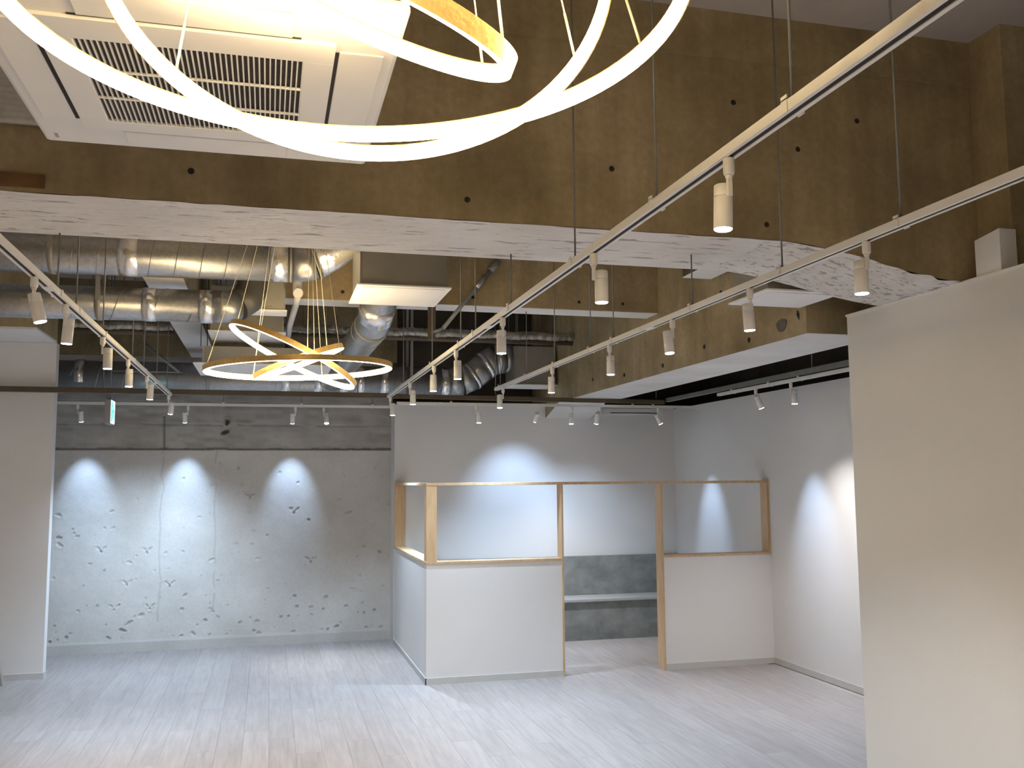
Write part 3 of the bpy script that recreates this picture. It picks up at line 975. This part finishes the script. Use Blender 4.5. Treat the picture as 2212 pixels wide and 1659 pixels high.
# flat diffuser boxes (sheet-steel chamber with white panel below)
def diffuser(label, x0, x1, y0, y1, z, body_h, inset=0.025, group=None, fins=False):
    cx, cy = (x0 + x1) / 2, (y0 + y1) / 2
    t = thing('ceiling_diffuser', label, 'diffuser', (cx, cy, z), group)
    w, d = (x1 - x0) / 2, (y1 - y0) / 2
    MB().box(-w, w, -d, d, 0, 0.012).build('flange', 'panel_white', t, bevel=0.003)
    MB().box(-w + 0.04, w - 0.04, -d + 0.04, d - 0.04, -0.004, 0.0).build('face_panel', 'panel_white', t, bevel=0.001)
    if body_h:
        MB().box(-w + inset, w - inset, -d + inset, d - inset, 0.012, body_h).build('chamber', 'galv_dull', t)
        for sx in (-1, 1):
            MB().box(sx * (w - inset) - 0.006, sx * (w - inset) + 0.006, -d + inset - 0.004, -d + inset + 0.01, 0.012, body_h).build('corner_angle', 'galv', t)
            MB().lathe([(0.008, 0), (0.006, 0.006), (0.001, 0.008)], 6, (sx * (w - 0.12), -d + inset - 0.001, 0.035)).build('bolt', 'galv', t)
    top = max(body_h, 0.012)
    for sx in (-1, 1):
        for sy in (-1, 1):
            MB().tube([(sx * (w - 0.06), sy * (d - 0.06), top - 0.01), (sx * (w - 0.06), sy * (d - 0.06), ZC - z)], 0.005, 8).build('hanger_rod', 'rod', t)
    return t
diffuser('flat white diffuser under a grey sheet-steel box beside the bent duct', 0.535, 1.158, 6.0, 6.675, 3.123, 0.50)
diffuser('flat white diffuser behind the haunch of the concrete beam', 2.76, 3.262, 4.74, 5.21, 2.933, 0.42)
diffuser('white diffuser at the end of the far S-bent duct by the beam', 2.72, 3.262, 10.38, 10.84, 2.955, 0.46)
diffuser('white diffuser with shallow steel box above the far ring chandelier', -0.52, 0.125, 8.2, 8.92, 3.133, 0.40)
diffuser('small lit diffuser strip beside the second duct elbow', -0.16, 0.115, 7.17, 7.40, 3.14, 0.34, 0.02)
diffuser('wide low white air conditioner panel behind the far ring chandelier', -0.665, 0.55, 8.62, 9.60, 2.905, 0.17, 0.08)
# steel collar box up behind the haunch
cbx = thing('duct_box', 'small dark duct box with pale underside high behind the haunch', 'duct', (3.0, 6.1, 3.35))
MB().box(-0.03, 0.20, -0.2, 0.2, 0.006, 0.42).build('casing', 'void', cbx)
MB().box(-0.03, 0.20, -0.2, 0.2, 0, 0.006).build('underside', 'panel_white', cbx)
MB().tube([(0.08, 0, 0.40), (0.08, 0, ZC - 3.35)], 0.006, 8).build('hanger_rod', 'rod', cbx)

# ================================================================== spiral ducts
def spiral(parent, a, b_, r, pitch, seam='galv'):
    a, b_ = Vector(a), Vector(b_)
    L = (b_ - a).length
    d = (b_ - a).normalized()
    x = d.cross(Vector((0, 0, 1))).normalized(); y = x.cross(d)
    n = int(L / pitch * 28)
    pts = []
    for i in range(n + 1):
        t = i / n
        ang = 2 * PI * t * L / pitch
        pts.append(a + d * (t * L) + (x * math.cos(ang) + y * math.sin(ang)) * (r + 0.0005))
    MB().tube(pts, 0.0028, 5).build('spiral_seam', seam, parent)

def band(parent, p, d, r, w, mat='tape', name='tape_band'):
    p, d = Vector(p), Vector(d).normalized()
    o = MB().tube([p - d * w / 2, p + d * w / 2], r, 40)
    return o.build(name, mat, parent)

def strap(parent, p, r, mat='galv_dull'):
    """hanger: band round a duct running along x plus two flat legs up to the slab"""
    s = band(parent, p, (1, 0, 0), r + 0.006, 0.035, mat, 'hanger_band')
    x, y, z = p
    for sg in (-1, 1):
        MB().box(x - 0.015, x + 0.015, y + sg * (r + 0.006) - 0.003, y + sg * (r + 0.006) + 0.003, z, ZC).build('hanger_leg', mat, s)

# duct 1: big, behind the main beam, bending up to the right
d1 = thing('spiral_duct', 'large galvanised spiral duct bending upward at its taped elbow behind the beam', 'duct')
Y1, R1 = 6.70, 0.141
zf = lambda x: 3.392 + (x + 1.772) * 0.0105
MB().tube([(XL, Y1, zf(XL)), (0.14, Y1, zf(0.14))], R1, 48).build('pipe', 'galv', d1)
spiral(d1, (-2.6, Y1, zf(-2.6)), (0.02, Y1, zf(0.02)), R1, 0.165)
z0 = zf(0.14)
MB().tube([(0.14, Y1, z0), (0.24, Y1, z0 + 0.005), (0.30, Y1 - 0.01, z0 + 0.02)], R1 - 0.002, 48).build('elbow_segment', 'galv', d1)
MB().tube([(0.29, Y1 - 0.008, z0 + 0.018), (0.40, Y1 - 0.03, z0 + 0.08), (0.50, Y1 - 0.06, z0 + 0.16), (0.74, Y1 - 0.15, z0 + 0.42)], R1 - 0.004, 48).build('flexible_branch', 'tape', d1)
for x, mt in ((-0.945, 'tape'), (0.045, 'tape')):
    band(d1, (x, Y1, zf(x)), (1, 0, 0.01), R1 + 0.004, 0.125 if x < -0.5 else 0.12, mt)
band(d1, (0.125, Y1, zf(0.125)), (1, 0, 0.01), R1 + 0.003, 0.012, 'galv_dull', 'seam_ring')
band(d1, (0.30, Y1 - 0.012, z0 + 0.022), (1, -0.12, 0.35), R1 + 0.002, 0.012, 'galv_dull', 'seam_ring')
for x in (-2.5, -1.42):
    strap(d1, (x, Y1, zf(x)), R1)

# duct 2: lower and farther, elbow going up
d2 = thing('spiral_duct', 'second galvanised spiral duct, lower and farther, ending in a shaded elbow', 'duct')
Y2, R2 = 7.0, 0.117
MB().tube([(XL, Y2, 3.10), (-0.42, Y2, 3.125)], R2, 40).build('pipe', 'galv', d2)
spiral(d2, (-2.6, Y2, 3.105), (-0.55, Y2, 3.124), R2, 0.26)
MB().tube([(-0.43, Y2, 3.125), (-0.33, Y2 + 0.005, 3.128), (-0.24, Y2 + 0.04, 3.145)], R2, 40).build('elbow_segment', 'galv', d2)
MB().tube([(-0.25, Y2 + 0.035, 3.143), (-0.18, Y2 + 0.08, 3.20), (-0.14, Y2 + 0.12, 3.30), (-0.13, Y2 + 0.13, 3.60)], R2 - 0.002, 40).build('elbow_riser', 'shaded_steel', d2)
for x in (-0.84, -0.455):
    band(d2, (x, Y2, 3.1215), (1, 0, 0.01), R2 + 0.004, 0.085)
band(d2, (-0.345, Y2, 3.127), (1, 0, 0), R2 + 0.003, 0.012, 'galv_dull', 'seam_ring')
for x in (-2.4, -1.17):
    strap(d2, (x, Y2, 3.118), R2)

# duct 3: far, along the concrete wall, S-bend up into the diffuser box
d3 = thing('spiral_duct', 'long galvanised duct along the concrete wall with an S-bend at the end', 'duct')
Y3, R3 = 10.6, 0.172
MB().tube([(-2.60, Y3, 2.973), (2.02, Y3, 2.99)], R3, 40).build('pipe', 'galv', d3)
spiral(d3, (-2.0, Y3, 2.975), (1.9, Y3, 2.99), R3, 0.26)
bend = [(2.0, 2.99), (2.14, 3.005), (2.26, 3.06), (2.44, 3.20), (2.55, 3.265), (2.66, 3.28), (2.748, 3.28)]
for i in range(len(bend) - 1):
    a, b_ = bend[i], bend[i + 1]
    MB().tube([(a[0], Y3, a[1]), (b_[0] + 0.012, Y3, b_[1] + 0.006)], R3 - 0.004 * (i % 2), 32).build('bend_segment', 'galv', d3)
for x in (-1.93, 0.17, 0.52, 0.80, 0.98, 1.25, 1.95):
    band(d3, (x, Y3, 2.985), (1, 0, 0), R3 + 0.004, 0.09)
band(d3, (2.44, Y3, 3.20), (0.8, 0, 0.6), R3 + 0.004, 0.05)
band(d3, (2.28, Y3, 3.07), (0.8, 0, 0.6), R3 + 0.004, 0.04)
band(d3, (2.60, Y3, 3.275), (1, 0, 0), R3 + 0.004, 0.05)
for x in (-0.65, 1.55):
    strap(d3, (x, Y3, 2.985), R3)

# duct 4: branch from the diffuser box going back and down
d4 = thing('branch_duct', 'round steel branch duct dropping behind the flat diffuser box', 'duct')
path = [(0.85, 6.651, 3.40), (0.83, 6.80, 3.38), (0.81, 6.93, 3.31), (0.79, 7.03, 3.20), (0.775, 7.15, 3.11), (0.765, 7.30, 3.065), (0.74, 7.9, 3.04), (0.70, 9.0, 3.0), (0.67, 10.42, 2.985)]
MB().tube(path, 0.135, 40).build('pipe', 'galv', d4)
MB().tube([path[3], path[4]], 0.139, 40).build('tape_band', 'tape', d4)
MB().tube([(0.768, 7.26, 3.075), (0.764, 7.31, 3.064)], 0.139, 40).build('seam_ring', 'galv_dull', d4)
MB().tube([(0.758, 7.48, 3.057), (0.757, 7.50, 3.056)], 0.139, 40).build('seam_ring', 'galv_dull', d4)

# ================================================================== pipes and braces
wp = thing('drain_pipe', 'white plastic pipe with elbow running back from under the bent duct', 'pipe')
MB().tube([(0.19, 6.96, 3.236), (0.185, 7.3, 3.228), (0.155, 8.15, 3.19), (0.15, 9.6, 3.14)], 0.024, 20).build('pipe', 'pvc', wp)
MB().tube([(0.185, 7.02, 3.50), (0.185, 7.02, 3.27), (0.187, 7.0, 3.243), (0.188, 6.93, 3.236)], 0.036, 20).build('elbow', 'pvc', wp)
MB().tube([(0.15, 9.5, 3.145), (0.15, 9.5, ZC)], 0.005, 8).build('hanger_rod', 'rod', wp)

def wrapped(label, x0, x1, y, z, r):
    t = thing('insulated_pipe', label, 'pipe')
    n = int((x1 - x0) / 0.012)
    pts, rad = [], []
    rr = random.Random(3)
    for i in range(n + 1):
        pts.append((x0 + (x1 - x0) * i / n, y + 0.004 * math.sin(i * 0.31), z + 0.005 * math.sin(i * 0.17)))
        rad.append(r * (1 + 0.05 * math.sin(i * 0.9) + rr.uniform(-0.07, 0.07)))
    MB().tube(pts, rad, 12).build('wrap', 'wrap', t)
    for k in range(3):
        xx = x0 + (x1 - x0) * (0.2 + 0.3 * k)
        MB().tube([(xx, y, z), (xx, y, ZC)], 0.005, 8).build('hanger_rod', 'rod', t)
    MB().tube([(x0, y + 0.06, z - 0.05), (x1, y + 0.06, z - 0.05)], r * 0.8, 10).build('dark_pipe', 'brown_steel', t)
    return t
wrapped('silver-wrapped pipe ending at the face of the long beam', 0.02, 3.277, 9.80, 3.44, 0.045)
wrapped('short silver-wrapped pipe glimpsed below the second duct', -1.9, -0.95, 9.80, 3.41, 0.04)

br = thing('steel_brace', 'slanted grey steel brace rod fixed to the secondary beam', 'brace')
MB().tube([(1.80, 7.45, 3.645), (1.355, 7.40, 3.09)], 0.017, 12).build('rod', 'grey_steel', br)
MB().tube([(1.835, 7.462, 3.69), (1.76, 7.446, 3.595)], 0.030, 12).build('clamp', 'grey_steel', br)
MB().tube([(1.72, 7.441, 3.545), (1.64, 7.432, 3.445)], 0.023, 12).build('sleeve', 'galv', br)
MB().bar((1.27, 7.45, 3.0), (1.27, 7.45, 3.302), 0.06, 0.04).build('hanger_plate', 'brown_steel', br)
MB().tube([(1.355, 7.40, 3.09), (1.27, 7.44, 3.06)], 0.012, 8).build('foot', 'grey_steel', br)
br2 = thing('steel_brace', 'dim slanted brace in the dark bay behind the left track', 'brace')
MB().tube([(-1.30, 10.36, 3.32), (-0.93, 10.36, 3.02)], 0.016, 10).build('rod', 'grey_steel', br2)
MB().tube([(-1.60, 10.36, 3.02), (-0.90, 10.36, 3.02)], 0.010, 10).build('base_bar', 'grey_steel', br2)
MB().tube([(-1.60, 10.36, 3.02), (-1.60, 10.36, ZC)], 0.006, 8).build('hanger_rod', 'rod', br2)
MB().tube([(-1.30, 10.36, 3.32), (-1.30, 10.36, ZC)], 0.006, 8).build('hanger_rod', 'rod', br2)

# slim slot grille high on the booth wall
sg = thing('slot_vent', 'slim white slot vent at the top of the booth wall', 'vent', (4.43, YW, 2.67))
MB().box(-0.40, 0.40, -0.02, 0, 0.0, 0.075).build('cover', 'panel_white', sg, bevel=0.003)
MB().box(-0.31, 0.31, -0.0215, -0.019, 0.012, 0.022).build('slot', 'dark', sg)

# plain block added for an unidentified dark shape at the pillar's foot, cut by the frame
lg = MB().prism([(-2.46, 0), (-2.337, 0), (-2.352, 0.10), (-2.388, 0.26), (-2.46, 0.27)], 'y', 9.74, 9.80)
tag(lg.build('plain_block', 'greybox', bevel=0.004), 'dark grey sloped block on the floor before the pillar wall', 'block')
